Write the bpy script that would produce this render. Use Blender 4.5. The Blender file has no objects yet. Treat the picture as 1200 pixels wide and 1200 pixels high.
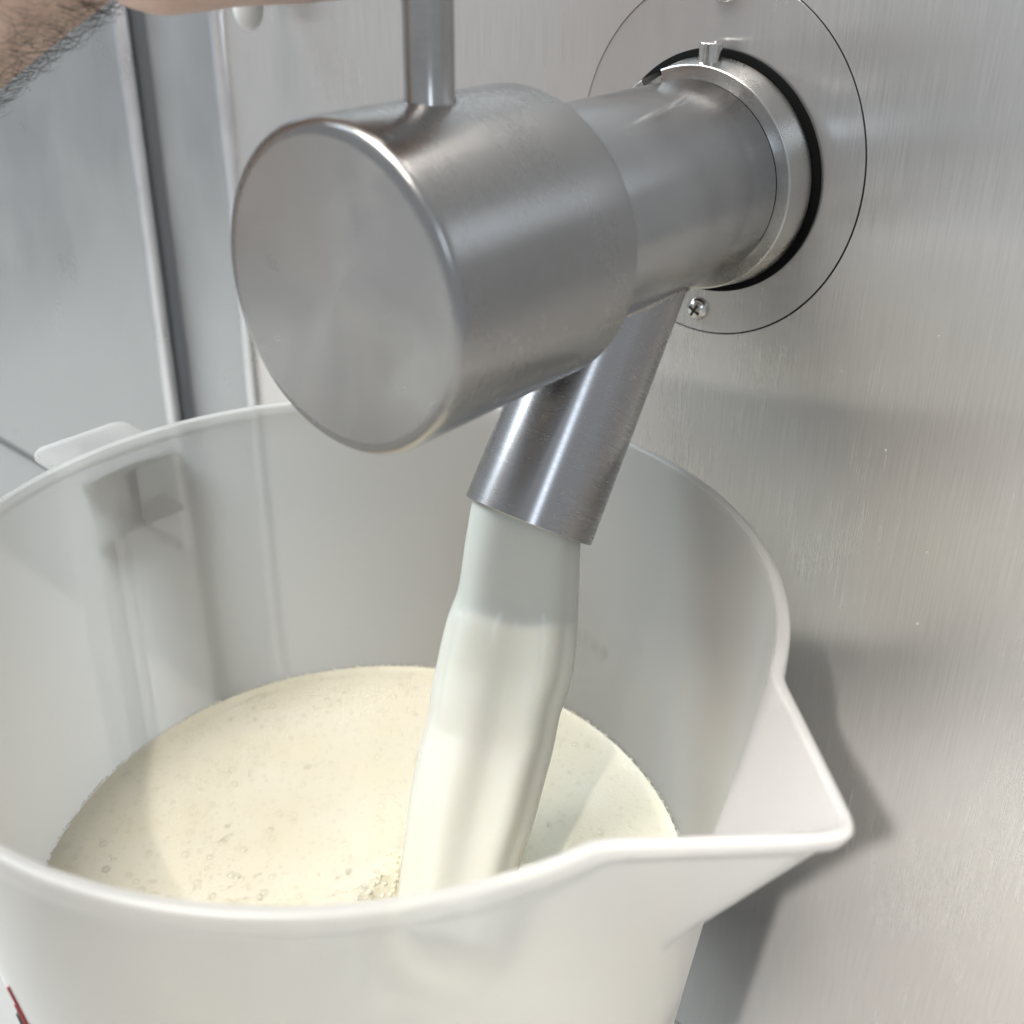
import bpy, bmesh, math, random
from mathutils import Vector, Matrix
random.seed(7)
sc = bpy.context.scene
C = sc.collection
R = math.radians
PI = math.pi

# ------------------------------------------------------------------ camera
CAM = Vector((0.17986, -0.30867, 0.07943))
YAW, PITCH = 0.72246, -0.45658
FPX, PPX, PPY = 1.1056, -0.03004, -0.08086          # focal / frame width, principal point offset (1000 px units)
F = Vector((-math.sin(YAW)*math.cos(PITCH), math.cos(YAW)*math.cos(PITCH), math.sin(PITCH)))
RT = Vector((math.cos(YAW), math.sin(YAW), 0))
UP = RT.cross(F)
cd = bpy.data.cameras.new('camera')
cam = bpy.data.objects.new('camera', cd); C.objects.link(cam)
cam.matrix_world = Matrix(((RT.x, UP.x, -F.x, CAM.x), (RT.y, UP.y, -F.y, CAM.y), (RT.z, UP.z, -F.z, CAM.z), (0, 0, 0, 1)))
cd.sensor_width = 36; cd.sensor_fit = 'HORIZONTAL'
cd.lens = FPX*36
cd.shift_x = -PPX*1000/1200
cd.shift_y = PPY*1000/1200
cd.clip_start = 0.005; cd.clip_end = 50
cd.dof.use_dof = True; cd.dof.focus_distance = 0.325; cd.dof.aperture_fstop = 11
sc.camera = cam

# ------------------------------------------------------------------ light
w = bpy.data.worlds.new('World'); sc.world = w; w.use_nodes = True
w.node_tree.nodes['Background'].inputs[0].default_value = (0.90, 0.95, 1.0, 1)
w.node_tree.nodes['Background'].inputs[1].default_value = 0.33

def area(name, loc, target, sx, sy, power, col=(1, 1, 1), spread=180):
    l = bpy.data.lights.new(name, 'AREA'); l.shape = 'RECTANGLE'; l.size = sx; l.size_y = sy
    l.energy = power; l.color = col; l.spread = R(spread)
    o = bpy.data.objects.new(name, l); C.objects.link(o); o.location = loc
    o.rotation_euler = (Vector(target)-Vector(loc)).to_track_quat('-Z', 'Y').to_euler()
    return o
area('ceiling_lamp', (-0.42, -0.62, 1.85), (-0.05, -0.1, -0.1), 1.2, 0.7, 38, (1.0, 0.96, 0.91))
area('window_lamp', (-1.9, -0.75, 1.5), (0, 0, -0.05), 1.0, 1.2, 46, (0.78, 0.91, 1.0))
area('side_window_lamp', (1.5, -1.5, 1.0), (0, 0, 0), 0.25, 0.6, 2.5, (0.75, 0.87, 1.0))
# sunlight as a parallel beam; its straight edges stand in for cast shadows
SUN = Vector((-0.130, 0.52, -0.845)).normalized()
def beam(name, d, top, slope, bw, bh, power, spread, xoff=0.0, dist=2.0, col=(1.0, 0.93, 0.82)):
    e = Vector((1, 0, slope)); bx = (e-d*e.dot(d)).normalized(); bz = -d; by = bz.cross(bx)
    l = bpy.data.lights.new(name, 'AREA'); l.shape = 'RECTANGLE'; l.size = bw; l.size_y = bh; l.energy = power; l.color = col; l.spread = R(spread)
    o = bpy.data.objects.new(name, l); C.objects.link(o)
    pos = Vector(top)-d*dist-by*(bh/2)+bx*xoff
    o.matrix_world = Matrix(((bx.x, by.x, bz.x, pos.x), (bx.y, by.y, bz.y, pos.y), (bx.z, by.z, bz.z, pos.z), (0, 0, 0, 1)))
beam('sun_beam', SUN, (0.06, 0, -0.185), 0.45, 0.60, 0.145, 0.056, 2.6)
beam('wall_patch_beam', Vector((-0.165, 0.73, -0.66)).normalized(), (0.05, 0, -0.172), 0.12, 0.34, 0.26, 0.52, 2.6, xoff=0.17, col=(1.0, 0.96, 0.92))  # extra beam added to brighten only the panel patch beside the jug

sc.view_settings.view_transform = 'Standard'; sc.view_settings.look = 'None'
sc.view_settings.exposure = 0.5; sc.view_settings.gamma = 1.0
sc.render.engine = 'CYCLES'
sc.cycles.use_denoising = True
sc.cycles.max_bounces = 18; sc.cycles.diffuse_bounces = 14; sc.cycles.glossy_bounces = 8; sc.cycles.transmission_bounces = 14; sc.cycles.transparent_max_bounces = 12
sc.cycles.caustics_reflective = False; sc.cycles.caustics_refractive = False
sc.cycles.sample_clamp_indirect = 6.0

def px(u, v, depth):
    """world point seen at photograph pixel (u, v) at a given depth: used only to place real things at their real distance"""
    s = FPX*1200
    return CAM + (F + RT*((u-600-1000*PPX)/s) - UP*((v-600-1000*PPY)/s))*depth
def px_plane(u, v, axis, val):
    d = px(u, v, 1)-CAM
    return CAM + d*((val-CAM[axis])/d[axis])

# ------------------------------------------------------------------ helpers
def obj(name, bm, mat, parent=None, smooth=True, sharp=35):
    me = bpy.data.meshes.new(name)
    bmesh.ops.recalc_face_normals(bm, faces=bm.faces)
    if smooth:
        for f in bm.faces: f.smooth = True
        for e in bm.edges:
            if len(e.link_faces) == 2 and e.calc_face_angle(0) > R(sharp): e.smooth = False
    bm.to_mesh(me); bm.free()
    if mat: me.materials.append(mat)
    o = bpy.data.objects.new(name, me); C.objects.link(o)
    if parent: o.parent = parent
    return o
def empty(name, loc=(0, 0, 0)):
    o = bpy.data.objects.new(name, None); C.objects.link(o); o.location = loc; o.empty_display_size = 0.02
    return o
def tag(o, label=None, cat=None, kind=None, group=None):
    if label: o['label'] = label
    if cat: o['category'] = cat
    if kind: o['kind'] = kind
    if group: o['group'] = group
    return o
def lathe(bm, prof, n=128, axis='Z', closed=True, a0=0.0, a1=2*PI, cap=False):
    """revolve (r, h) pairs; axis Z: h is z.  axis Y: h is y"""
    full = abs(a1-a0-2*PI) < 1e-6
    rows = []
    for r, h in prof:
        row = []
        if r < 1e-7:
            v = bm.verts.new((0, 0, h) if axis == 'Z' else (0, h, 0)); row = [v]*(n if full else n+1)
        else:
            for i in range(n if full else n+1):
                a = a0+(a1-a0)*i/n
                x, y = r*math.cos(a), r*math.sin(a)
                row.append(bm.verts.new((x, y, h) if axis == 'Z' else (x, h, y)))
        rows.append(row)
    m = n if full else n
    k = len(rows)
    for j in range(k if closed else k-1):
        A, B = rows[j], rows[(j+1) % k]
        for i in range(m):
            i2 = (i+1) % len(A) if full else i+1
            vs = []
            for v in (A[i], A[i2], B[i2], B[i]):
                if v not in vs: vs.append(v)
            if len(vs) > 2:
                try: bm.faces.new(vs)
                except ValueError: pass
    if cap and not full:
        for i in (0, n):
            try: bm.faces.new([r[i] for r in rows])
            except ValueError: pass
    return bm
def fillet(p, q, s, rad, n=5):
    """rounded corner at q between p and s, 2-D"""
    p, q, s = Vector(p), Vector(q), Vector(s)
    a = (p-q).normalized(); b = (s-q).normalized()
    P0, P2 = q+a*rad, q+b*rad
    return [tuple((1-t)**2*P0+2*t*(1-t)*q+t*t*P2) for t in [i/n for i in range(n+1)]]
def box(bm, lo, hi, bev=0.0, seg=2):
    r = bmesh.ops.create_cube(bm, size=1)
    for v in r['verts']:
        v.co = Vector([(lo[i]+hi[i])/2+v.co[i]*(hi[i]-lo[i]) for i in range(3)])
    if bev:
        es = list({e for v in r['verts'] for e in v.link_edges})
        bmesh.ops.bevel(bm, geom=es, offset=bev, segments=seg, affect='EDGES', profile=0.6)
    return bm
def tube(bm, pts, rads, n=10, squash=None):
    rings = []
    pts = [Vector(p) for p in pts]
    ref = Vector((0.13, 0.37, 0.92)).normalized()
    for i, p in enumerate(pts):
        t = (pts[min(i+1, len(pts)-1)]-pts[max(i-1, 0)]).normalized()
        a = t.cross(ref)
        if a.length < 1e-3: a = t.cross(Vector((1, 0, 0)))
        a.normalize(); b = t.cross(a).normalized()
        rings.append([bm.verts.new(p+(a*math.cos(2*PI*k/n)+b*math.sin(2*PI*k/n))*rads[i]) for k in range(n)])
    for i in range(len(rings)-1):
        for k in range(n): bm.faces.new((rings[i][k], rings[i][(k+1) % n], rings[i+1][(k+1) % n], rings[i+1][k]))
    for rg in (rings[0], rings[-1]):
        bm.faces.new(rg)
    return bm

# ------------------------------------------------------------------ materials
def mat(name):
    m = bpy.data.materials.new(name); m.use_nodes = True
    nt = m.node_tree
    return m, nt, nt.nodes['Principled BSDF']
def nd(nt, t, **kw):
    n = nt.nodes.new(t)
    for k, v in kw.items():
        if hasattr(n, k): setattr(n, k, v)
        else: n.inputs[k].default_value = v
    return n
def ramp(nt, fac, stops):
    r = nt.nodes.new('ShaderNodeValToRGB'); e = r.color_ramp.elements
    while len(e) < len(stops): e.new(0.5)
    for i, (p, c) in enumerate(stops):
        e[i].position = p; e[i].color = c if len(c) == 4 else (*c, 1)
    nt.links.new(fac, r.inputs[0]); return r.outputs[0]
def maprange(nt, val, a, b, c, d):
    n = nt.nodes.new('ShaderNodeMapRange'); n.inputs[1].default_value = a; n.inputs[2].default_value = b
    n.inputs[3].default_value = c; n.inputs[4].default_value = d; nt.links.new(val, n.inputs[0]); return n.outputs[0]

def steel(name, base=(0.60, 0.585, 0.57), rough=0.3, aniso=0.5, tangent='UV', rot=0.0, metal=1.0,
          grain=(900, 900, 12), grain_str=0.15, grain_dist=0.0002, smudge=(18, 18, 18), smudge_amt=0.10, mottle=0.06, gmot=None):
    gmot = mottle if gmot is None else gmot
    m, nt, p = mat(name); L = nt.links
    tc = nd(nt, 'ShaderNodeTexCoord')
    mp = nd(nt, 'ShaderNodeMapping'); mp.inputs['Scale'].default_value = grain; L.new(tc.outputs['Object'], mp.inputs[0])
    n1 = nd(nt, 'ShaderNodeTexNoise'); n1.inputs['Scale'].default_value = 1; n1.inputs['Detail'].default_value = 4; L.new(mp.outputs[0], n1.inputs['Vector'])
    ms = nd(nt, 'ShaderNodeMapping'); ms.inputs['Scale'].default_value = smudge; L.new(tc.outputs['Object'], ms.inputs[0])
    n2 = nd(nt, 'ShaderNodeTexNoise'); n2.inputs['Scale'].default_value = 1; n2.inputs['Detail'].default_value = 6; n2.inputs['Roughness'].default_value = 0.6; L.new(ms.outputs[0], n2.inputs['Vector'])
    # colour: slight mottling + grain
    add = nd(nt, 'ShaderNodeMath', operation='ADD'); L.new(maprange(nt, n2.outputs[0], 0.3, 0.7, -mottle, mottle), add.inputs[0]); L.new(maprange(nt, n1.outputs[0], 0.25, 0.75, 1-gmot, 1+gmot), add.inputs[1])
    mx = nd(nt, 'ShaderNodeMix', data_type='RGBA', blend_type='MULTIPLY'); mx.inputs[0].default_value = 1
    mx.inputs[6].default_value = (*base, 1); L.new(add.outputs[0], mx.inputs[7]); L.new(mx.outputs[2], p.inputs['Base Color'])
    ad2 = nd(nt, 'ShaderNodeMath', operation='ADD'); L.new(maprange(nt, n2.outputs[0], 0.3, 0.7, rough-smudge_amt*0.5, rough+smudge_amt*0.7), ad2.inputs[0]); L.new(maprange(nt, n1.outputs[0], 0.2, 0.8, -0.02, 0.02), ad2.inputs[1])
    L.new(ad2.outputs[0], p.inputs['Roughness'])
    p.inputs['Metallic'].default_value = metal
    if aniso:
        p.inputs['Anisotropic'].default_value = aniso; p.inputs['Anisotropic Rotation'].default_value = rot
        tg = nd(nt, 'ShaderNodeTangent')
        if tangent == 'UV': tg.direction_type = 'UV_MAP'; tg.uv_map = 'UVMap'
        else: tg.direction_type = 'RADIAL'; tg.axis = tangent
        L.new(tg.outputs[0], p.inputs['Tangent'])
    b = nd(nt, 'ShaderNodeBump'); b.inputs['Strength'].default_value = grain_str; b.inputs['Distance'].default_value = grain_dist
    L.new(n1.outputs[0], b.inputs['Height']); L.new(b.outputs[0], p.inputs['Normal'])
    return m

def plain(name, col, rough=0.5, metal=0.0, **kw):
    m, nt, p = mat(name)
    p.inputs['Base Color'].default_value = (*col, 1); p.inputs['Roughness'].default_value = rough; p.inputs['Metallic'].default_value = metal
    for k, v in kw.items(): p.inputs[k].default_value = v
    return m

M_wall = steel('brushed_panel_steel', base=(0.70, 0.678, 0.655), rough=0.25, aniso=0.86, tangent='UV', metal=0.78, grain=(1900, 1900, 45), grain_str=0.0, grain_dist=0.0001, smudge=(7, 7, 4), smudge_amt=0.06, mottle=0.04, gmot=0.08)
M_plate = steel('brushed_flange_steel', base=(0.62, 0.60, 0.582), rough=0.25, aniso=0.86, tangent='UV', metal=0.75, grain=(1900, 1900, 45), grain_str=0.0, grain_dist=0.0001, smudge=(9, 9, 9), smudge_amt=0.06, mottle=0.05)
M_back = steel('satin_cabinet_steel', base=(0.46, 0.47, 0.475), rough=0.36, aniso=0.5, tangent='UV', metal=0.75, grain=(200, 200, 30), grain_str=0.02, grain_dist=0.0001, smudge=(16, 16, 10), smudge_amt=0.25, mottle=0.08, gmot=0.01)
M_body = steel('bead_blasted_tap_steel', base=(0.375, 0.37, 0.368), rough=0.25, aniso=0.35, tangent='Y', rot=0.25, grain=(200, 900, 200), grain_str=0.012, grain_dist=0.0001, smudge=(28, 28, 28), smudge_amt=0.08, mottle=0.04, gmot=0.015)
M_face = steel('turned_face_steel', base=(0.43, 0.424, 0.418), rough=0.36, aniso=0.65, tangent='Y', rot=0.25, grain=(1, 1, 1), grain_str=0.0, smudge=(48, 48, 48), smudge_amt=0.22, mottle=0.05)
def turn_rings(m):
    nt = m.node_tree; L = nt.links; p = nt.nodes['Principled BSDF']
    tc = nd(nt, 'ShaderNodeTexCoord'); ln = nd(nt, 'ShaderNodeVectorMath', operation='LENGTH'); mp = nd(nt, 'ShaderNodeMapping'); mp.inputs['Scale'].default_value = (1, 0, 1)
    L.new(tc.outputs['Object'], mp.inputs[0]); L.new(mp.outputs[0], ln.inputs[0])
    n = nd(nt, 'ShaderNodeTexNoise', noise_dimensions='1D'); n.inputs['Scale'].default_value = 2500; n.inputs['Detail'].default_value = 3
    L.new(ln.outputs['Value'], n.inputs['W'])
    b = nd(nt, 'ShaderNodeBump'); b.inputs['Strength'].default_value = 0.08; b.inputs['Distance'].default_value = 0.0001; L.new(n.outputs[0], b.inputs['Height']); L.new(b.outputs[0], p.inputs['Normal'])
turn_rings(M_face)
M_barrel = steel('turned_tap_steel', base=(0.45, 0.45, 0.455), rough=0.16, aniso=0.6, tangent='Y', rot=0.25, grain=(400, 3000, 400), grain_str=0.03, grain_dist=0.00008, smudge=(22, 40, 22), smudge_amt=0.05, mottle=0.02)
M_ring = steel('machined_collar_steel', base=(0.48, 0.47, 0.455), rough=0.26, aniso=0.5, tangent='Y', rot=0.25, grain=(1500, 3000, 1500), grain_str=0.2, grain_dist=0.00008, smudge=(40, 40, 40), smudge_amt=0.15, mottle=0.08)
M_spout = steel('brushed_spout_steel', base=(0.42, 0.41, 0.415), rough=0.27, aniso=0.65, tangent='Z', rot=0.25, grain=(60, 60, 900), grain_str=0.0, grain_dist=0.00008, smudge=(20, 20, 20), smudge_amt=0.03, mottle=0.02, gmot=0.008)
M_lever = steel('turned_lever_steel', base=(0.42, 0.41, 0.40), rough=0.22, aniso=0.5, tangent='Z', rot=0.25, grain=(200, 200, 1500), grain_str=0.04, grain_dist=0.00008, smudge=(60, 60, 60), smudge_amt=0.08)
M_bolt = steel('bright_bolt_steel', base=(0.62, 0.60, 0.57), rough=0.2, aniso=0, grain=(600, 600, 600), grain_str=0.15, grain_dist=0.0001, smudge=(200, 200, 200), smudge_amt=0.15)
M_rod = steel('grey_rod_steel', base=(0.78, 0.78, 0.80), rough=0.3, aniso=0, grain=(300, 300, 30), grain_str=0.0, smudge=(40, 40, 40), smudge_amt=0.1)
M_weld = steel('weld_steel', base=(0.45, 0.42, 0.39), rough=0.3, aniso=0, grain=(900, 900, 900), grain_str=0.6, grain_dist=0.0004, smudge=(300, 300, 300), smudge_amt=0.2, mottle=0.15)
M_rubber = plain('black_rubber', (0.004, 0.004, 0.004), 0.9, **{'Specular IOR Level': 0.15})
M_dark = plain('dark_gap', (0.02, 0.018, 0.016), 0.7)
M_white = plain('white_plastic', (0.80, 0.80, 0.79), 0.3)
M_red = plain('red_print', (0.42, 0.05, 0.06), 0.5)
M_green = plain('dark_green_print', (0.03, 0.07, 0.05), 0.5)

# translucent polypropylene
def poly(name, col=(0.984, 0.970, 0.946), clear=0.42, transl=0.62):
    m, nt, p = mat(name); L = nt.links
    nt.nodes.remove(p)
    out = nt.nodes['Material Output']
    tc = nd(nt, 'ShaderNodeTexCoord')
    n = nd(nt, 'ShaderNodeTexNoise'); n.inputs['Scale'].default_value = 260; n.inputs['Detail'].default_value = 5; L.new(tc.outputs['Object'], n.inputs['Vector'])
    mpp = nd(nt, 'ShaderNodeMapping'); mpp.inputs['Scale'].default_value = (140, 140, 9); L.new(tc.outputs['Object'], mpp.inputs[0])
    n2 = nd(nt, 'ShaderNodeTexNoise'); n2.inputs['Scale'].default_value = 1; n2.inputs['Detail'].default_value = 6; L.new(mpp.outputs[0], n2.inputs['Vector'])
    hs = nd(nt, 'ShaderNodeMath', operation='ADD'); L.new(n.outputs[0], hs.inputs[0]); L.new(n2.outputs[0], hs.inputs[1])
    b = nd(nt, 'ShaderNodeBump'); b.inputs['Strength'].default_value = 0.03; b.inputs['Distance'].default_value = 0.0003; L.new(hs.outputs[0], b.inputs['Height'])
    d = nd(nt, 'ShaderNodeBsdfDiffuse'); d.inputs[0].default_value = (*col, 1)
    t = nd(nt, 'ShaderNodeBsdfTranslucent'); t.inputs[0].default_value = (*col, 1)
    r = nd(nt, 'ShaderNodeBsdfRefraction'); r.inputs[0].default_value = (0.98, 0.975, 0.96, 1); r.inputs['Roughness'].default_value = 0.22; r.inputs['IOR'].default_value = 1.06
    g = nd(nt, 'ShaderNodeBsdfGlossy'); g.inputs[0].default_value = (1, 1, 1, 1); g.inputs['Roughness'].default_value = 0.28
    for s in (d, t, g): L.new(b.outputs[0], s.inputs['Normal'])
    pass
    m1 = nd(nt, 'ShaderNodeMixShader'); m1.inputs[0].default_value = transl; L.new(d.outputs[0], m1.inputs[1]); L.new(t.outputs[0], m1.inputs[2])
    m2 = nd(nt, 'ShaderNodeMixShader'); m2.inputs[0].default_value = clear; L.new(m1.outputs[0], m2.inputs[1]); L.new(r.outputs[0], m2.inputs[2])
    fr = nd(nt, 'ShaderNodeFresnel'); fr.inputs[0].default_value = 1.4; L.new(b.outputs[0], fr.inputs['Normal'])
    ge = nd(nt, 'ShaderNodeNewGeometry'); inv = nd(nt, 'ShaderNodeMath', operation='SUBTRACT'); inv.inputs[0].default_value = 1; L.new(ge.outputs['Backfacing'], inv.inputs[1])
    ml = nd(nt, 'ShaderNodeMath', operation='MULTIPLY'); L.new(fr.outputs[0], ml.inputs[0]); L.new(inv.outputs[0], ml.inputs[1])
    m3 = nd(nt, 'ShaderNodeMixShader'); L.new(ml.outputs[0], m3.inputs[0]); L.new(m2.outputs[0], m3.inputs[1]); L.new(g.outputs[0], m3.inputs[2])
    L.new(m3.outputs[0], out.inputs[0])
    return m
M_jug = poly('translucent_polypropylene')
M_handle = poly('thick_polypropylene', clear=0.45, transl=0.7)

def milk_mat(name, bubbles):
    m, nt, p = mat(name); L = nt.links
    p.inputs['Base Color'].default_value = (0.87, 0.82, 0.66, 1) if bubbles else (0.83, 0.83, 0.755, 1)
    p.inputs['Roughness'].default_value = 0.30 if bubbles else 0.16
    p.inputs['Subsurface Weight'].default_value = 0.0 if bubbles else 0.25
    p.inputs['Subsurface Radius'].default_value = (1.0, 0.8, 0.45)
    p.inputs['Subsurface Scale'].default_value = 0.004
    p.inputs['IOR'].default_value = 1.35
    if bubbles:
        tc = nd(nt, 'ShaderNodeTexCoord')
        v1 = nd(nt, 'ShaderNodeTexVoronoi'); v1.inputs['Scale'].default_value = 900; L.new(tc.outputs['Object'], v1.inputs['Vector'])
        v2 = nd(nt, 'ShaderNodeTexVoronoi'); v2.inputs['Scale'].default_value = 330; L.new(tc.outputs['Object'], v2.inputs['Vector'])
        a = nd(nt, 'ShaderNodeMath', operation='ADD'); L.new(maprange(nt, v1.outputs[0], 0, .6, .5, 0), a.inputs[0]); L.new(maprange(nt, v2.outputs[0], 0.12, .32, 0.6, 0), a.inputs[1])
        b = nd(nt, 'ShaderNodeBump'); b.inputs['Strength'].default_value = 0.22; b.inputs['Distance'].default_value = 0.0004; L.new(a.outputs[0], b.inputs['Height']); L.new(b.outputs[0], p.inputs['Normal'])
        n = nd(nt, 'ShaderNodeTexNoise'); n.inputs['Scale'].default_value = 45; n.inputs['Detail'].default_value = 4; L.new(tc.outputs['Object'], n.inputs['Vector'])
        col = ramp(nt, n.outputs[0], [(0.3, (0.84, 0.795, 0.635)), (0.7, (0.86, 0.825, 0.70))])
        v3 = nd(nt, 'ShaderNodeTexVoronoi'); v3.inputs['Scale'].default_value = 420; v3.inputs['Randomness'].default_value = 1; L.new(tc.outputs['Object'], v3.inputs['Vector'])
        sep = nd(nt, 'ShaderNodeSeparateColor'); L.new(v3.outputs['Color'], sep.inputs[0])
        th = nd(nt, 'ShaderNodeMath', operation='MULTIPLY'); L.new(sep.outputs[0], th.inputs[0]); th.inputs[1].default_value = 0.42
        sb = nd(nt, 'ShaderNodeMath', operation='SUBTRACT'); L.new(th.outputs[0], sb.inputs[0]); L.new(v3.outputs['Distance'], sb.inputs[1])
        spot = maprange(nt, sb.outputs[0], 0.0, 0.10, 1.0, 0.955)
        mx = nd(nt, 'ShaderNodeMix', data_type='RGBA', blend_type='MULTIPLY'); mx.inputs[0].default_value = 1; L.new(col, mx.inputs[6]); L.new(spot, mx.inputs[7]); L.new(mx.outputs[2], p.inputs['Base Color'])
    return m
M_milk = milk_mat('frothy_milk', True)
M_stream = milk_mat('pouring_milk', False)
def bubble_mat():
    m, nt, p = mat('froth_bubble'); L = nt.links; nt.nodes.remove(p)
    t = nd(nt, 'ShaderNodeBsdfTransparent'); t.inputs[0].default_value = (0.992, 0.99, 0.975, 1)
    g = nd(nt, 'ShaderNodeBsdfGlossy'); g.inputs['Roughness'].default_value = 0.05
    f = nd(nt, 'ShaderNodeLayerWeight'); f.inputs[0].default_value = 0.35
    x = nd(nt, 'ShaderNodeMixShader'); L.new(maprange(nt, f.outputs['Fresnel'], 0, 1, 0.04, 0.23), x.inputs[0]); L.new(t.outputs[0], x.inputs[1]); L.new(g.outputs[0], x.inputs[2])
    L.new(x.outputs[0], nt.nodes['Material Output'].inputs[0]); return m
M_bub = bubble_mat()
def skin_mat():
    m, nt, p = mat('skin'); L = nt.links
    tc = nd(nt, 'ShaderNodeTexCoord')
    n = nd(nt, 'ShaderNodeTexNoise'); n.inputs['Scale'].default_value = 60; n.inputs['Detail'].default_value = 6; L.new(tc.outputs['Object'], n.inputs['Vector'])
    L.new(ramp(nt, n.outputs[0], [(0.3, (0.70, 0.49, 0.40)), (0.7, (0.80, 0.60, 0.50))]), p.inputs['Base Color'])
    v = nd(nt, 'ShaderNodeTexVoronoi'); v.inputs['Scale'].default_value = 900; L.new(tc.outputs['Object'], v.inputs['Vector'])
    b = nd(nt, 'ShaderNodeBump'); b.inputs['Strength'].default_value = 0.25; b.inputs['Distance'].default_value = 0.0004; L.new(v.outputs[0], b.inputs['Height']); L.new(b.outputs[0], p.inputs['Normal'])
    p.inputs['Roughness'].default_value = 0.5
    p.inputs['Subsurface Weight'].default_value = 0.25; p.inputs['Subsurface Radius'].default_value = (1, .35, .2); p.inputs['Subsurface Scale'].default_value = 0.004
    return m
M_skin = skin_mat()
M_hair = plain('dark_hair', (0.025, 0.018, 0.014), 0.45)

def uv_xz(o):
    me = o.data; uv = me.uv_layers.new(name='UVMap')
    for l in me.loops:
        c = me.vertices[l.vertex_index].co; uv.data[l.index].uv = (c.x, c.z)

# ------------------------------------------------------------------ setting: machine front, side cabinet, drip shelf
XL, XR, ZB, ZT = -0.243, 0.75, -0.400, 0.60
EX, EZ, EC = 0.0494, 0.0545, 0.0033; GAP = 0.00034
bm = bmesh.new()
N = 192
def sq(a):
    c, s = math.cos(a), math.sin(a)
    t = min((XR if c > 0 else -XL)/max(abs(c), 1e-9), (ZT if s > 0 else -ZB)/max(abs(s), 1e-9))
    return c*t, s*t
angs = sorted(set([2*PI*i/N for i in range(N)]+[math.atan2(z, x) % (2*PI) for x in (XL, XR) for z in (ZB, ZT)]))
inn, inb, out = [], [], []
for a in angs:
    hxx, hzz = (EX+GAP)*math.cos(a), EC+(EZ+GAP)*math.sin(a)
    inn.append(bm.verts.new((hxx, 0, hzz)))
    inb.append(bm.verts.new((hxx, 0.003, hzz)))
    x, z = sq(a); out.append(bm.verts.new((x, 0, z)))
for i in range(len(angs)):
    j = (i+1) % len(angs)
    bm.faces.new((inn[i], inn[j], out[j], out[i])); bm.faces.new((inb[i], inb[j], inn[j], inn[i]))
wall = obj('machine_front_panel', bm, M_wall); uv_xz(wall)
tag(wall, 'brushed stainless steel front panel of the machine behind the tap', kind='structure')
bm = bmesh.new(); box(bm, (-0.07, 0.003, -0.07), (0.07, 0.006, 0.07)); o = obj('seam_backing', bm, M_dark, wall, smooth=False)
# rounded bright edge moulding of the panel
bm = bmesh.new(); tube(bm, [(XL-0.002, 0.001, ZT), (XL-0.002, 0.001, ZB)], [0.0045]*2, 20); obj('edge_moulding', bm, M_rod, wall)
# neighbouring cabinet on the left
bm = bmesh.new(); box(bm, (-0.3070, 0.004, ZB), (XL-0.004, 0.010, ZT), 0.002); o = obj('filler_panel', bm, M_back); uv_xz(o); tag(o, 'narrow satin steel filler strip left of the machine panel', kind='structure')
bm = bmesh.new(); box(bm, (-0.330, 0.028, ZB), (-0.290, 0.032, ZT)); o = obj('gap_backing', bm, plain('gap_grey', (0.22, 0.205, 0.19), 0.4, 0.6)); tag(o, 'dark recess between the two steel cabinets', kind='structure')
bm = bmesh.new(); box(bm, (-1.2, -0.004, -0.262), (-0.316, 0.02, ZT), 0.0015, 2); o = obj('cabinet_panel', bm, M_back); uv_xz(o); tag(o, 'blurred pale steel cabinet panel at far left', kind='structure')
bm = bmesh.new(); box(bm, (-1.2, -0.001, ZB), (-0.316, 0.02, -0.268), 0.001, 2); o = obj('cabinet_plinth', bm, M_back); uv_xz(o); tag(o, 'lower steel plinth under the far left cabinet panel', kind='structure')
bm = bmesh.new(); tube(bm, [(-0.3165, -0.0015, ZT), (-0.3165, -0.0015, -0.262)], [0.0042]*2, 20); obj('edge_moulding', bm, M_rod, bpy.data.objects['cabinet_panel'])
# drip shelf below, out of view, made broad and pale to bounce light
bm = bmesh.new(); box(bm, (-0.9, -1.3, -0.402), (XR, 0.0, -0.372), 0.002); shelf = obj('drip_shelf', bm, plain('pale_bounce_shelf', (0.50, 0.48, 0.45), 0.4)); tag(shelf, 'drip shelf under the jug, made broad and pale to bounce light', kind='structure')

# ------------------------------------------------------------------ tap
tap = tag(empty('dispensing_tap', (0, 0, 0)), 'stainless steel barrel tap with round end cap and slanted spout', 'tap')
RB, YF, YS = 0.0375, -0.1547, -0.0933
bm = bmesh.new()
prof = [(0.034, YF)] + fillet((0.02, YF), (RB, YF), (RB, -0.13), 0.0030, 8) + [(RB, -0.13), (RB, -0.110), (RB, -0.1075)] + fillet((RB, -0.11), (RB, YS), (0.03, YS), 0.0012, 4) + [(0.0, YS)]
lathe(bm, prof, 192, 'Y', closed=False); obj('end_sleeve', bm, M_body, tap)
bm = bmesh.new()
lathe(bm, [(0, YF)]+[(0.034*i/12, YF) for i in range(1, 13)], 160, 'Y', closed=False); obj('end_face', bm, M_face, tap)
bm = bmesh.new()
R2 = 0.0296
lathe(bm, [(0.0, YS+0.0005), (R2, YS+0.0005), (R2, -0.014), (0.0291, -0.0125), (0.0291, 0.0), (0, 0)], 192, 'Y', closed=False)
barrel = obj('barrel', bm, M_barrel, tap)
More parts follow.
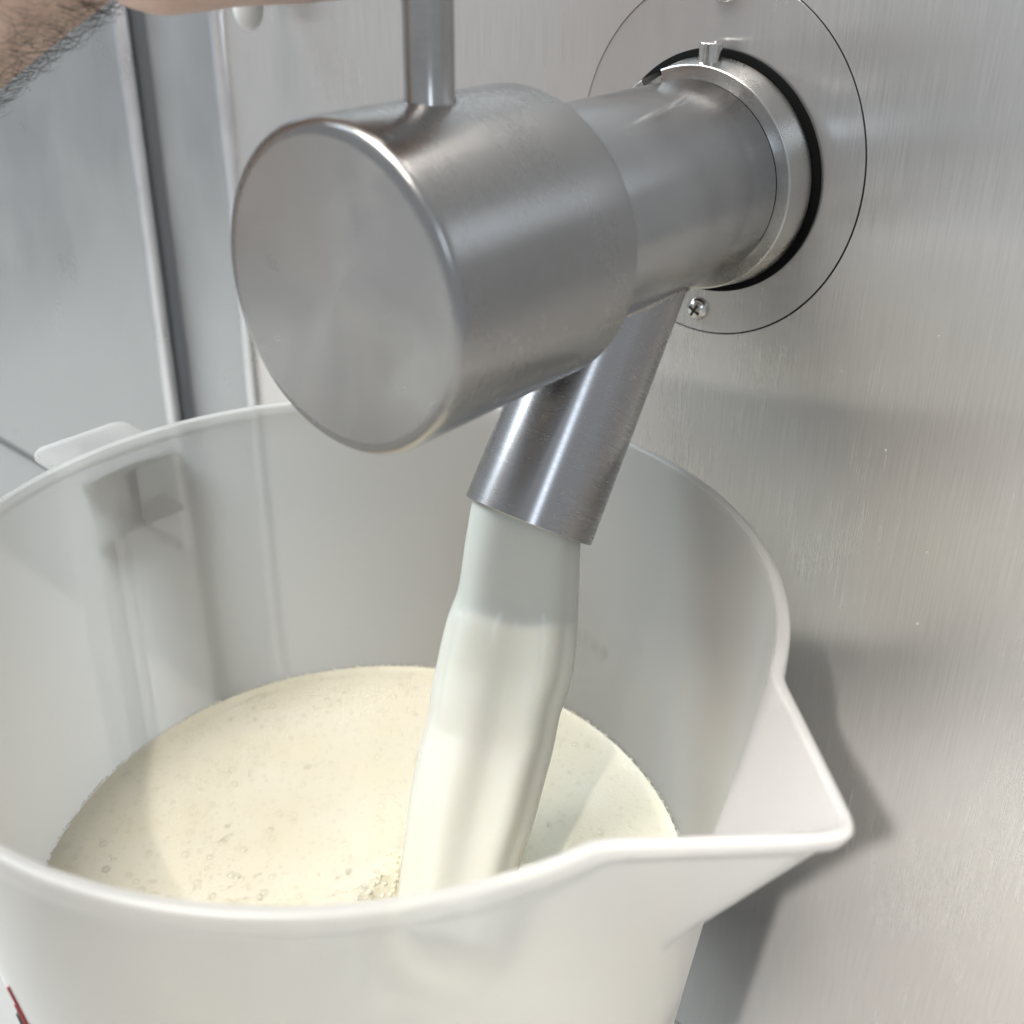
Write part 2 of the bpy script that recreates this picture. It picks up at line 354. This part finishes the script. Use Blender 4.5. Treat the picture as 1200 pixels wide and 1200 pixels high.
# collar with bayonet notch
RR = 0.0334
bm = bmesh.new()
pr = [(0.0293, -0.0125)] + fillet((0.0293, -0.0125), (RR, -0.0125), (0.0345, -0.001), 0.0006, 3) + [(0.0347, -0.0022), (0.0293, -0.0022)]
lathe(bm, pr, 180, 'Y', closed=True, a0=R(125), a1=R(112+360), cap=True)
collar = obj('collar', bm, M_ring, tap)
bm = bmesh.new()
lathe(bm, [(0.0293, -0.0085), (0.0322, -0.0085), (0.0322, -0.0023), (0.0293, -0.0023)], 8, 'Y', closed=True, a0=R(112.2), a1=R(124.8), cap=True)
obj('bayonet_notch', bm, M_weld, collar)
bm = bmesh.new()
lathe(bm, [(0, 0.031), (0.0034, 0.031), (0.0034, 0.0386)] + fillet((0.0034, 0.037), (0.0034, 0.0392), (0, 0.0392), 0.0005, 3) + [(0.0016, 0.0392), (0.0013, 0.0385), (0, 0.0385)], 24, 'Z', closed=False)
o = obj('locking_pin', bm, M_bolt, collar); o.location = (0.0005, -0.0066, 0)
bm = bmesh.new()
lathe(bm, [(0.029, -0.0022), (0.0368, -0.0012), (0.0370, -0.0006), (0.029, -0.0006)], 160, 'Y'); obj('gasket', bm, M_rubber, tap)
# flange plate
RP = 1.0
bm = bmesh.new()
lathe(bm, [(0, 0.0002), (RP-0.001, 0.0002), (RP, 0.00025), (RP, 0.0025)], 192, 'Y', closed=False)
for v in bm.verts: v.co.x *= EX; v.co.z = v.co.z*EZ+EC
plate = obj('flange_plate', bm, M_plate, tap); uv_xz(plate); plate.location.x = -0.00030
def screw(z, rot):
    bm = bmesh.new()
    lathe(bm, [(0, -0.0028), (0.0013, -0.00275), (0.0026, -0.0022), (0.0035, -0.0012), (0.0038, -0.0004), (0.0038, 0.0)], 32, 'Y', closed=False)
    s = obj('screw', bm, M_bolt, plate); s.location = (0, 0.0002, z); s.rotation_euler = (0, rot, 0)
    bm = bmesh.new()
    for k in range(2):
        b2 = [(-0.0021, 0.00045), (0.00045, 0.0021)]
        hx, hz = (0.0021, 0.00042) if k == 0 else (0.00042, 0.0021)
        box(bm, (-hx, -0.00295, -hz), (hx, -0.0015, hz), 0.00012, 1)
    obj('cross_recess', bm, M_dark, s, smooth=False)
screw(-0.0440, 0.5); screw(0.0532, 0.2)
# spout, built along its own -Z, then tilted forward
tipc = Vector((0, -0.0862, -0.0861)); mid = Vector((0, -0.0595, -0.0461))
sd = (tipc-mid).normalized()
LEN = 0.092
so = empty('tmp')
rot = (-sd).to_track_quat('Z', 'X')
bm = bmesh.new()
RO0, RO1, RI = 0.0182, 0.0196, 0.0184
lathe(bm, [(RO0-0.0015, LEN), (RO0, LEN), (RO1, 0.0003), (RO1-0.0003, 0), (RI, 0), (RI-0.0014, LEN)], 128, 'Z')
spout = obj('spout', bm, M_spout, tap)
spout.rotation_mode = 'QUATERNION'; spout.rotation_quaternion = rot; spout.location = tipc
bpy.data.objects.remove(so)
# weld bead where the spout meets the barrel
bm = bmesh.new()
pts, rads = [], []
for i in range(97):
    a = 2*PI*i/96
    # intersection of spout surface (radius RO0) with barrel radius R2
    lx, ly = RO0*math.cos(a), RO0*math.sin(a)
    base = tipc+rot @ Vector((lx, ly, 0)); dirv = -sd
    # solve |(x,z)| = R2 along base + t*dirv, lower hit
    A = dirv.x**2+dirv.z**2; B = 2*(base.x*dirv.x+base.z*dirv.z); Cc = base.x**2+base.z**2-R2**2
    t = (-B-math.sqrt(max(0, B*B-4*A*Cc)))/(2*A)
    pts.append(base+dirv*t); rads.append(0.0007+0.0004*random.random())
tube(bm, pts, rads, 8)
wb = obj('weld_bead', bm, M_weld, tap)
# lever
bm = bmesh.new()
lathe(bm, [(0, 0.034), (0.0060, 0.034), (0.0060, 0.0374), (0.0056, 0.0380), (0.0056, 0.05), (0.0056, 0.168), (0, 0.168)], 48, 'Z', closed=False)
lev = obj('lever', bm, M_lever, tap); lev.location = (0.0008, -0.1243, 0)
bm = bmesh.new(); bmesh.ops.create_uvsphere(bm, u_segments=32, v_segments=16, radius=0.014)
for v in bm.verts: v.co.z += 0.176
obj('lever_knob', bm, M_rubber, lev)

# ------------------------------------------------------------------ jug
JC = Vector((-0.0163, -0.1417, 0)); ZR, JR = -0.0835, 0.1142
ZBOT = -0.372
jug = tag(empty('measuring_jug', (JC.x, JC.y, ZBOT)), 'large translucent white plastic jug with pouring lip under the tap', 'jug')
SW, SE, SZ = R(17.5), 0.0300, 0.060              # spout half-angle, reach, depth
SLOPE = (JR-0.0035-0.0982)/(0.107)
def r_in(z):                                     # inner radius at depth below the rim
    d = ZR-z
    return (JR-0.0035)-SLOPE*d
def lip_raw(a, z):
    a = abs((a+PI) % (2*PI)-PI)
    t = (ZR-z)/SZ
    wt, e, r = SW*(1-t), SE*(1-t), r_in(z)
    if t >= 1 or a >= wt: return 0
    tx, qx, qy = r+e, r*math.cos(wt), r*math.sin(wt)
    return max(0.0, tx*qy/(math.cos(a)*qy+math.sin(a)*(tx-qx))-r)
def lip_off(a, z):                               # straight-sided V, edges rounded off
    return sum(w*lip_raw(a+R(k), z) for k, w in ((-1.6, .15), (-.8, .22), (0, .26), (.8, .22), (1.6, .15)))
ac = [SW*1.2*i/36 for i in range(-36, 37)]
ac += [SW*1.2+(2*PI-2.4*SW)*i/220 for i in range(1, 220)]
zin = [ZR-SZ*1.08*i/36 for i in range(37)]+[ZR-SZ*1.08-(ZBOT+0.004-(ZR-SZ*1.08))*-i/14 for i in range(1, 15)]
bm = bmesh.new()
rows = []
def addrow(fn): rows.append([bm.verts.new(fn(a)) for a in ac])
def cyl(r, a, z): return (r*math.cos(a), r*math.sin(a), z-ZBOT)
# inner from bottom to top
bottom_in = bm.verts.new((0, 0, 0.004))
for z in reversed(zin): addrow(lambda a, z=z: cyl(r_in(z)+lip_off(a, z), a, z))
rimw = [(0.0002, 0.0007), (0.0006, 0.0009), (0.0027, 0.0009), (0.0031, 0.0006), (0.0033, 0.0001), (0.0033, -0.0034), (0.0030, -0.0038), (0.0023, -0.0040)]
for dr, dz in rimw:
    addrow(lambda a, dr=dr, dz=dz: cyl(r_in(ZR)+lip_off(a, ZR+min(dz, 0))+dr+0.0003*math.sin(3*a+1), a, ZR+dz+0.0004*math.sin(2*a+.5)))
for z in [q for q in zin if q < ZR-0.006]: addrow(lambda a, z=z: cyl(r_in(z)+lip_off(a, z)+0.0022, a, z))
bottom_out = bm.verts.new((0, 0, 0.0))
addrow(lambda a: cyl(r_in(ZBOT)+0.001, a, ZBOT))
n = len(ac)
for A, B in zip(rows[:-1], rows[1:]):
    for i in range(n): bm.faces.new((A[i], A[(i+1) % n], B[(i+1) % n], B[i]))
for i in range(n):
    bm.faces.new((bottom_in, rows[0][(i+1) % n], rows[0][i])); bm.faces.new((bottom_out, rows[-1][i], rows[-1][(i+1) % n]))
jb = obj('jug_wall', bm, M_jug, jug, sharp=50)
# handle on the far left of the jug
HA = R(178)
hx = Vector((math.cos(HA), math.sin(HA), 0)); hy = Vector((-math.sin(HA), math.cos(HA), 0))
def hbox(bm, r0, r1, w0, w1, z0, z1, bev=0.0012):
    t = bmesh.new(); box(t, (r0, w0, z0-ZBOT), (r1, w1, z1-ZBOT), bev, 2)
    for v in t.verts: v.co = hx*v.co.x+hy*v.co.y+Vector((0, 0, v.co.z))
    me = bpy.data.meshes.new('t'); t.to_mesh(me); t.free(); bm.from_mesh(me); bpy.data.meshes.remove(me)
def hslab(bm, r0, r1, hw, z0, z1, rad):
    out = [(r0, -hw)]+[(r1-rad+rad*math.sin(t), -hw+rad-rad*math.cos(t)) for t in [PI/2*i/8 for i in range(9)]]+[(r1-rad+rad*math.cos(t), hw-rad+rad*math.sin(t)) for t in [PI/2*i/8 for i in range(9)]]+[(r0, hw)]
    t = bmesh.new(); f = t.faces.new([t.verts.new((x, y, z0-ZBOT)) for x, y in out]); e = bmesh.ops.extrude_face_region(t, geom=[f])
    for v in e['geom']:
        if isinstance(v, bmesh.types.BMVert): v.co.z += z1-z0
    bmesh.ops.bevel(t, geom=[e for e in t.edges if abs(e.verts[0].co.z-e.verts[1].co.z) < 1e-6], offset=0.0008, segments=2, affect='EDGES')
    for v in t.verts: v.co = hx*v.co.x+hy*v.co.y+Vector((0, 0, v.co.z))
    me = bpy.data.meshes.new('t'); t.to_mesh(me); t.free(); bm.from_mesh(me); bpy.data.meshes.remove(me)
bm = bmesh.new()
r0 = r_in(ZR)+0.0022
hslab(bm, r0-0.0015, r0+0.033, 0.018, ZR-0.0110, ZR-0.0080, 0.006)     # top strap
hbox(bm, r0+0.0285, r0+0.0325, -0.0105, 0.0105, ZR-0.165, ZR-0.0105, 0.0015)    # outer grip
hbox(bm, r_in(ZR-0.17)+0.0015, r0+0.032, -0.017, 0.017, ZR-0.170, ZR-0.1655, 0.0015)
handle = obj('handle', bm, M_handle, jug, sharp=50)
bm = bmesh.new(); hbox(bm, r0-0.002, r0+0.029, -0.002, 0.002, ZR-0.030, ZR-0.0105, 0.0005); hbox(bm, r0+0.022, r0+0.0290, -0.002, 0.002, ZR-0.164, ZR-0.031, 0.0005)
obj('stiffening_rib', bm, M_handle, handle)
bm = bmesh.new(); hbox(bm, r0-0.003, r0+0.010, -0.017, 0.0172, ZR-0.0312, ZR-0.0292, 0.0005)
obj('handle_socket', bm, M_handle, handle)

# graduation marks and print on the wall
def on_wall(a, z, dr): r = r_in(z)+0.0022+dr; return Vector((r*math.cos(a), r*math.sin(a), z-ZBOT))
def stroke(bm, pts, wd, dr=0.00025, th=0.0004):
    P = [on_wall(a, z, dr) for a, z in pts]
    tube(bm, P, [wd]*len(P), 6)
def arcpts(a0, z0, a1, z1, bow, n=10): return [(R(a0+(a1-a0)*i/n+bow*math.sin(PI*i/n)), z0+(z1-z0)*i/n) for i in range(n+1)]
bm = bmesh.new(); stroke(bm, arcpts(266.5, -0.150, 265.5, -0.182, 1.2), 0.00035); stroke(bm, arcpts(268.5, -0.161, 271, -0.185, -0.8), 0.00035); stroke(bm, arcpts(264.8, -0.160, 264.0, -0.185, 0.5), 0.00025)
obj('red_print', bm, M_red, jb)
bm = bmesh.new(); stroke(bm, arcpts(262.5, -0.168, 261.5, -0.19, 0.3), 0.0006); obj('green_print', bm, M_green, jb)
bm = bmesh.new()
for a, z, kind in [(90, -.160, 0), (87.6, -.1605, 1), (85.2, -.1612, 0), (82.8, -.1618, 2)]:     # raised moulding marks on the far wall
    if kind in (0, 1): stroke(bm, [(R(a), z+0.003), (R(a), z-0.003)], 0.0005, 0.0002)
    if kind in (0, 2): stroke(bm, [(R(a+1), z), (R(a-0.8), z)], 0.0005, 0.0002)
    if kind == 2: stroke(bm, [(R(a), z+0.003), (R(a-0.9), z+0.001), (R(a), z-0.003)], 0.0005, 0.0002)
obj('raised_marks', bm, M_jug, jb)
# ------------------------------------------------------------------ milk in the jug
ZM, RM = -0.1905, 0.0982
bm = bmesh.new()
milk = tag(empty('milk', (JC.x, JC.y, ZM)), 'pale creamy frothy milk filling the translucent jug', 'milk')
rows = []
nA = 160
radii = [0.0]+[RM*i/40 for i in range(1, 40)]+[RM-0.0012, RM-0.0005]
imp = Vector((0.018, -0.139))-Vector((JC.x, JC.y))        # where the stream lands
def mz(x, y):
    d = math.hypot(x-imp.x, y-imp.y)
    r = math.hypot(x, y)
    z = 0.0012*math.cos(d*260)*math.exp(-d*32)
    z -= 0.006*math.exp(-((d-0.018)/0.006)**2)
    z += 0.0022*math.exp(-((d-0.030)/0.005)**2)*(0.6+0.4*math.sin(7*math.atan2(y-imp.y, x-imp.x)))
    z += 0.0015*max(0, (r-RM+0.004)/0.004)**2
    return z
cv = bm.verts.new((0, 0, mz(0, 0)))
for r in radii[1:]:
    rows.append([bm.verts.new((r*math.cos(2*PI*i/nA), r*math.sin(2*PI*i/nA), mz(r*math.cos(2*PI*i/nA), r*math.sin(2*PI*i/nA)))) for i in range(nA)])
for i in range(nA): bm.faces.new((cv, rows[0][i], rows[0][(i+1) % nA]))
low = []
for z in (-0.04, -0.1, ZBOT+0.0045-ZM):
    rr = r_in(ZM+z)-0.0004
    rows.append([bm.verts.new((rr*math.cos(2*PI*i/nA), rr*math.sin(2*PI*i/nA), z)) for i in range(nA)])
for A, B in zip(rows[:-1], rows[1:]):
    for i in range(nA): bm.faces.new((A[i], B[i], B[(i+1) % nA], A[(i+1) % nA]))
bm.faces.new(rows[-1])
obj('milk_surface', bm, M_milk, milk)
# froth bubbles: thin domes sitting on the surface, rim froth
bm = bmesh.new()
def dome(bm, x, y, r, flat=0.6):
    z = mz(x, y)-0.0001
    S, T = 10, 4
    top = bm.verts.new((x, y, z+r*flat)); prev = None
    rings = []
    for j in range(1, T+1):
        p = j/T*PI/2
        rings.append([bm.verts.new((x+r*math.sin(p)*math.cos(2*PI*i/S), y+r*math.sin(p)*math.sin(2*PI*i/S), z+r*flat*math.cos(p))) for i in range(S)])
    for i in range(S): bm.faces.new((top, rings[0][i], rings[0][(i+1) % S]))
    for A, B in zip(rings[:-1], rings[1:]):
        for i in range(S): bm.faces.new((A[i], B[i], B[(i+1) % S], A[(i+1) % S]))
cnt = 0
while cnt < 2600:
    a = random.uniform(0, 2*PI); r = RM*math.sqrt(random.random())*0.985
    x, y = r*math.cos(a), r*math.sin(a)
    if math.hypot(x-imp.x, y-imp.y) < 0.022: continue
    rad = min(0.0015, 0.00050*math.exp(random.gauss(0, 0.5)))
    dome(bm, x, y, rad, random.uniform(0.45, 0.75)); cnt += 1
for k in range(280):                                        # larger bubbles drifting towards the near side
    a = R(random.gauss(262, 30)); r = RM*random.uniform(0.3, 0.97)
    dome(bm, r*math.cos(a), r*math.sin(a), random.uniform(0.0006, 0.0016), random.uniform(0.4, 0.65))
for k in range(260):                                        # froth thrown up beside the stream
    a = random.gauss(R(235), 0.55); d = 0.024+abs(random.gauss(0, 0.010))
    dome(bm, imp.x+d*math.cos(a), imp.y+d*math.sin(a), random.uniform(0.0003, 0.0012), 0.85)
tag(obj('froth', bm, M_bub, milk), kind='stuff')
bm = bmesh.new()
for k in range(2600):                                       # opaque fine froth clinging to the wall
    a = random.uniform(0, 2*PI); r = RM+0.0002-abs(random.gauss(0, 0.0011))
    dome(bm, r*math.cos(a), r*math.sin(a), random.uniform(0.00012, 0.00034), random.uniform(0.5, 0.9))
for k in range(500):                                        # and round the place where the stream lands
    a = random.uniform(0, 2*PI); d = 0.021+abs(random.gauss(0, 0.005))
    dome(bm, imp.x+d*math.cos(a), imp.y+d*math.sin(a), random.uniform(0.0003, 0.0011), random.uniform(0.7, 1.2))
tag(obj('edge_froth', bm, M_milk, milk), kind='stuff')

# ------------------------------------------------------------------ milk stream
edges = [(596, 553, 684), (640, 545, 680), (700, 536, 678), (740, 523, 677), (780, 514, 672), (820, 506, 660), (860, 500, 653), (900, 490, 643), (950, 480, 630), (1000, 474, 613), (1050, 468, 600), (1085, 462, 590)]
secs = []
for v, l, r in edges:
    pc = px_plane((l+r)/2, v, 0, 0.020*max(0, (v-600)/485)**1.3)
    secs.append([pc, l, r])
# centre path in the plane x = 0 falling from the spout; half width from the edges
path = []
for pc, l, r in secs:
    dep = (pc-CAM).dot(F); path.append((pc, (r-l)/2/(FPX*1200)*dep))
print('stream path', [(round(p.y, 4), round(p.z, 4), round(wd, 4)) for p, wd in path])
bm = bmesh.new()
nS = 120
sect = []
start = tipc - sd*0.006
P = [(start, 0.0170)]+[(p, wd) for p, wd in path if p.z > ZM-0.012]
# resample
def cat(t, arr):
    i = min(int(t), len(arr)-2); f = t-i
    p0, p1, p2, p3 = arr[max(i-1, 0)], arr[i], arr[i+1], arr[min(i+2, len(arr)-1)]
    return 0.5*((2*p1)+(p2-p0)*f+(2*p0-5*p1+4*p2-p3)*f*f+(3*p1-p0-3*p2+p3)*f**3)
K = 70
cpts = [p for p, _ in P]; wds = [wd for _, wd in P]
viewside = RT
for k in range(K+1):
    t = (len(P)-1)*k/K
    c = cat(t, cpts); wd = cat(t, wds)
    s = k/K
    ring = []
    tangent = (cat(min(t+.05, len(P)-1), cpts)-cat(max(t-.05, 0), cpts)).normalized()
    ax = (RT-tangent*RT.dot(tangent)).normalized(); ay = tangent.cross(ax).normalized()
    if ay.dot(F) < 0: ay = -ay
    amp = min(1, s*2.2)
    for i in range(nS):
        a = 2*PI*i/nS
        rr = 1+amp*(0.07*math.cos(3*a+1.2+2.0*s)+0.085*math.cos(5*a-0.9-1.5*s)+0.03*math.cos(8*a+4*s))
        g1, g2, g3 = R(203+10*s), R(322-6*s), R(262+25*s)
        rr -= amp*(0.05*math.exp(-((a-g1)/0.15)**2)+0.12*math.exp(-((a-g2)/0.20)**2)+0.07*math.exp(-((a-g3)/0.25)**2))
        x = math.cos(a)*wd*(1+0*(rr-1)); y = math.sin(a)*wd*0.80*rr
        x *= (1+0.35*(rr-1))
        ring.append(bm.verts.new(c+ax*x+ay*y))
    sect.append(ring)
for A, B in zip(sect[:-1], sect[1:]):
    for i in range(nS): bm.faces.new((A[i], A[(i+1) % nS], B[(i+1) % nS], B[i]))
bm.faces.new(sect[0]); bm.faces.new(sect[-1])
stream = obj('milk_stream', bm, M_stream)
tag(stream, 'thick stream of pale milk falling from the spout into the jug', 'milk stream')

# ------------------------------------------------------------------ person's hand and forearm on the lever
HD = 0.240                                       # distance of the hand in front of the camera
def hp(u, v, dw=0.0): return px(u, v-42, min(0.25, 0.2405+(v-42)*6.6e-5)) + F*dw   # the lever leans towards the camera as it rises
def cap_chain(bm, pts, rads, n=16):
    # tapered chain with rounded ends
    pts = [Vector(p) for p in pts]
    for i in range(len(pts)-1):
        a, b, ra, rb = pts[i], pts[i+1], rads[i], rads[i+1]
        m = max(2, int((b-a).length/0.004))
        for k in range(m+1):
            t = k/m
            bmesh.ops.create_icosphere(bm, subdivisions=2, radius=ra+(rb-ra)*t, matrix=Matrix.Translation(a+(b-a)*t))
levpx = lambda v: (500+(v)*0.06)                 # lever image position above the frame
bm = bmesh.new()
S = FPX*1200/HD                                  # pixels per metre at the hand
# forearm: lower contour runs (0,112)-(165,10)
fw = 0.029*S
d = Vector((-0.86, 0.51))
wr = Vector((150, -228))
fore = [wr+d*(k*0.05*S) for k in range(0, 6)]
cap_chain(bm, [hp(p.x, p.y, 0.010+0.012*i) for i, p in enumerate(fore)], [0.0265, 0.0275, 0.0305, 0.034, 0.037, 0.038])
# palm: rows from wrist to knuckles
for r, (v0, v1) in enumerate([(-40, -58), (-125, -150), (-210, -245), (-290, -330)]):
    cap_chain(bm, [hp(165, -90-45*r+20, 0.012), hp(250, v0-12 if r else -62, 0.013), hp(345, v0-10 if r else -66, 0.015), hp(430, v1 if r else -70, 0.017)], [0.018, 0.0145, 0.0135, 0.012])
# four fingers curling round the lever, little finger lowest
for r, v in enumerate([-70, -160, -252, -345]):
    rad = [0.0078, 0.0088, 0.0092, 0.0088][r]
    k = [0.85, 0.96, 1.0, 0.96][r]
    lx = levpx(v)
    cap_chain(bm, [hp(430, v, 0.017), hp(lx+40*k, v-6, 0.022), hp(lx+88*k, v-2, 0.004), hp(lx+72*k, v+2, -0.013), hp(lx-5, v+2, -0.0195)],
              [0.0105, rad*1.05, rad, rad*0.95, rad*0.8])
# thumb from the side of the palm near its base, closing against the index finger
cap_chain(bm, [hp(190, -230, 0.004), hp(290, -330, -0.010), hp(400, -385, -0.020), hp(500, -375, -0.022)], [0.017, 0.0130, 0.0105, 0.0085])
me = bpy.data.meshes.new('tmp'); bm.to_mesh(me); bm.free()
arm = bpy.data.objects.new('person', me); C.objects.link(arm)
md = arm.modifiers.new('r', 'REMESH'); md.mode = 'VOXEL'; md.voxel_size = 0.0016; md.use_smooth_shade = True
ms = arm.modifiers.new('s', 'SMOOTH'); ms.factor = 0.5; ms.iterations = 7
dg = bpy.context.evaluated_depsgraph_get()
me2 = bpy.data.meshes.new_from_object(arm.evaluated_get(dg)); arm.modifiers.clear(); arm.data = me2; bpy.data.meshes.remove(me)
for pl in me2.polygons: pl.use_smooth = True
me2.materials.clear(); me2.materials.append(M_skin)
tag(arm, 'bare forearm with dark hair reaching in to grip the tap lever', 'person')
# hair along the underside of the forearm
from mathutils.bvhtree import BVHTree
bm0 = bmesh.new(); bm0.from_mesh(me2); bvh = BVHTree.FromBMesh(bm0)
hb = bmesh.new()
made = 0; tries = 0
faxis = (hp(fore[5].x, fore[5].y)-hp(fore[0].x, fore[0].y)).normalized()
while made < 650 and tries < 30000:
    tries += 1
    k = 0.22+0.78*random.random()**1.15
    u = 150+d.x*0.15*S*k*1.0; v = -228+d.y*0.15*S*k*1.0
    ctr = hp(u, v, 0.010+0.036*k)
    a = random.gauss(-PI/2-0.2, 0.38)           # around the arm, mostly underneath
    dirv = (-F*math.cos(a)*1.0 + (-UP)*(-math.sin(a)))
    dirv = (dirv-faxis*dirv.dot(faxis)).normalized()
    hit = bvh.ray_cast(ctr+dirv*0.08, -dirv)
    if hit[0] is None: continue
    if random.random() > 0.25+0.75*min(1, k*3): continue
    p0, nrm = hit[0], hit[1]
    L = random.uniform(0.005, 0.012)
    tang = (-faxis*random.uniform(0.4, 1.0)+Vector((random.gauss(0, .4), random.gauss(0, .4), random.gauss(0, .4)))).normalized()
    tang = (tang-nrm*tang.dot(nrm)).normalized()
    curl = nrm.cross(tang)*random.gauss(0, 0.4)
    pts = [p0-nrm*0.0003]
    for j in range(1, 6):
        s = j/5
        pts.append(p0+tang*L*s+nrm*(0.0035*math.sin(s*2.2)*random.uniform(0.5, 1.1))+curl*L*s*s)
    tube(hb, pts, [0.00005, 0.00005, 0.000045, 0.00004, 0.00003, 0.000015], 4)
    made += 1
tag(obj('arm_hair', hb, M_hair, arm), kind='stuff')

# ------------------------------------------------------------------ small white knob hanging behind the hand
kp = px(289, -11, 0.44)
bm = bmesh.new()
lathe(bm, [(0, -0.0147), (0.0025, -0.0143), (0.0050, -0.0125), (0.0066, -0.009), (0.0072, -0.004), (0.0073, 0.004), (0.0066, 0.008), (0.003, 0.0095), (0, 0.0095)], 40, 'Z', closed=False)
kn = obj('white_knob', bm, M_white); kn.location = kp; kn.scale = (0.86, 0.86, 1)
tag(kn, 'small white rounded plastic knob just below the hand', 'knob')
bm = bmesh.new(); tube(bm, [(0, 0.003, 0), (0, -kp.y+0.001, 0)], [0.0025]*2, 12); obj('stem', bm, M_bolt, kn)

# ------------------------------------------------------------------ dried splashes of milk on the steel panel
bm = bmesh.new()
for k in range(20):
    x = 0.16-abs(random.gauss(0, 0.07)); z = random.uniform(-0.16, 0.0) if k % 3 else random.uniform(-0.26, 0.05)
    if math.hypot(x, z) < 0.06 or x < 0.02: continue
    r = random.uniform(0.0002, 0.0005); q = bmesh.ops.create_uvsphere(bm, u_segments=10, v_segments=6, radius=1)
    for v in q['verts']: v.co = Vector((x+v.co.x*r*random.uniform(.9, 1.1), v.co.y*r*0.3, z+v.co.z*r*random.choice((1, 1.2))))
tag(obj('milk_splashes', bm, M_stream), 'tiny dried milk specks scattered on the brushed panel', 'splash', kind='stuff')
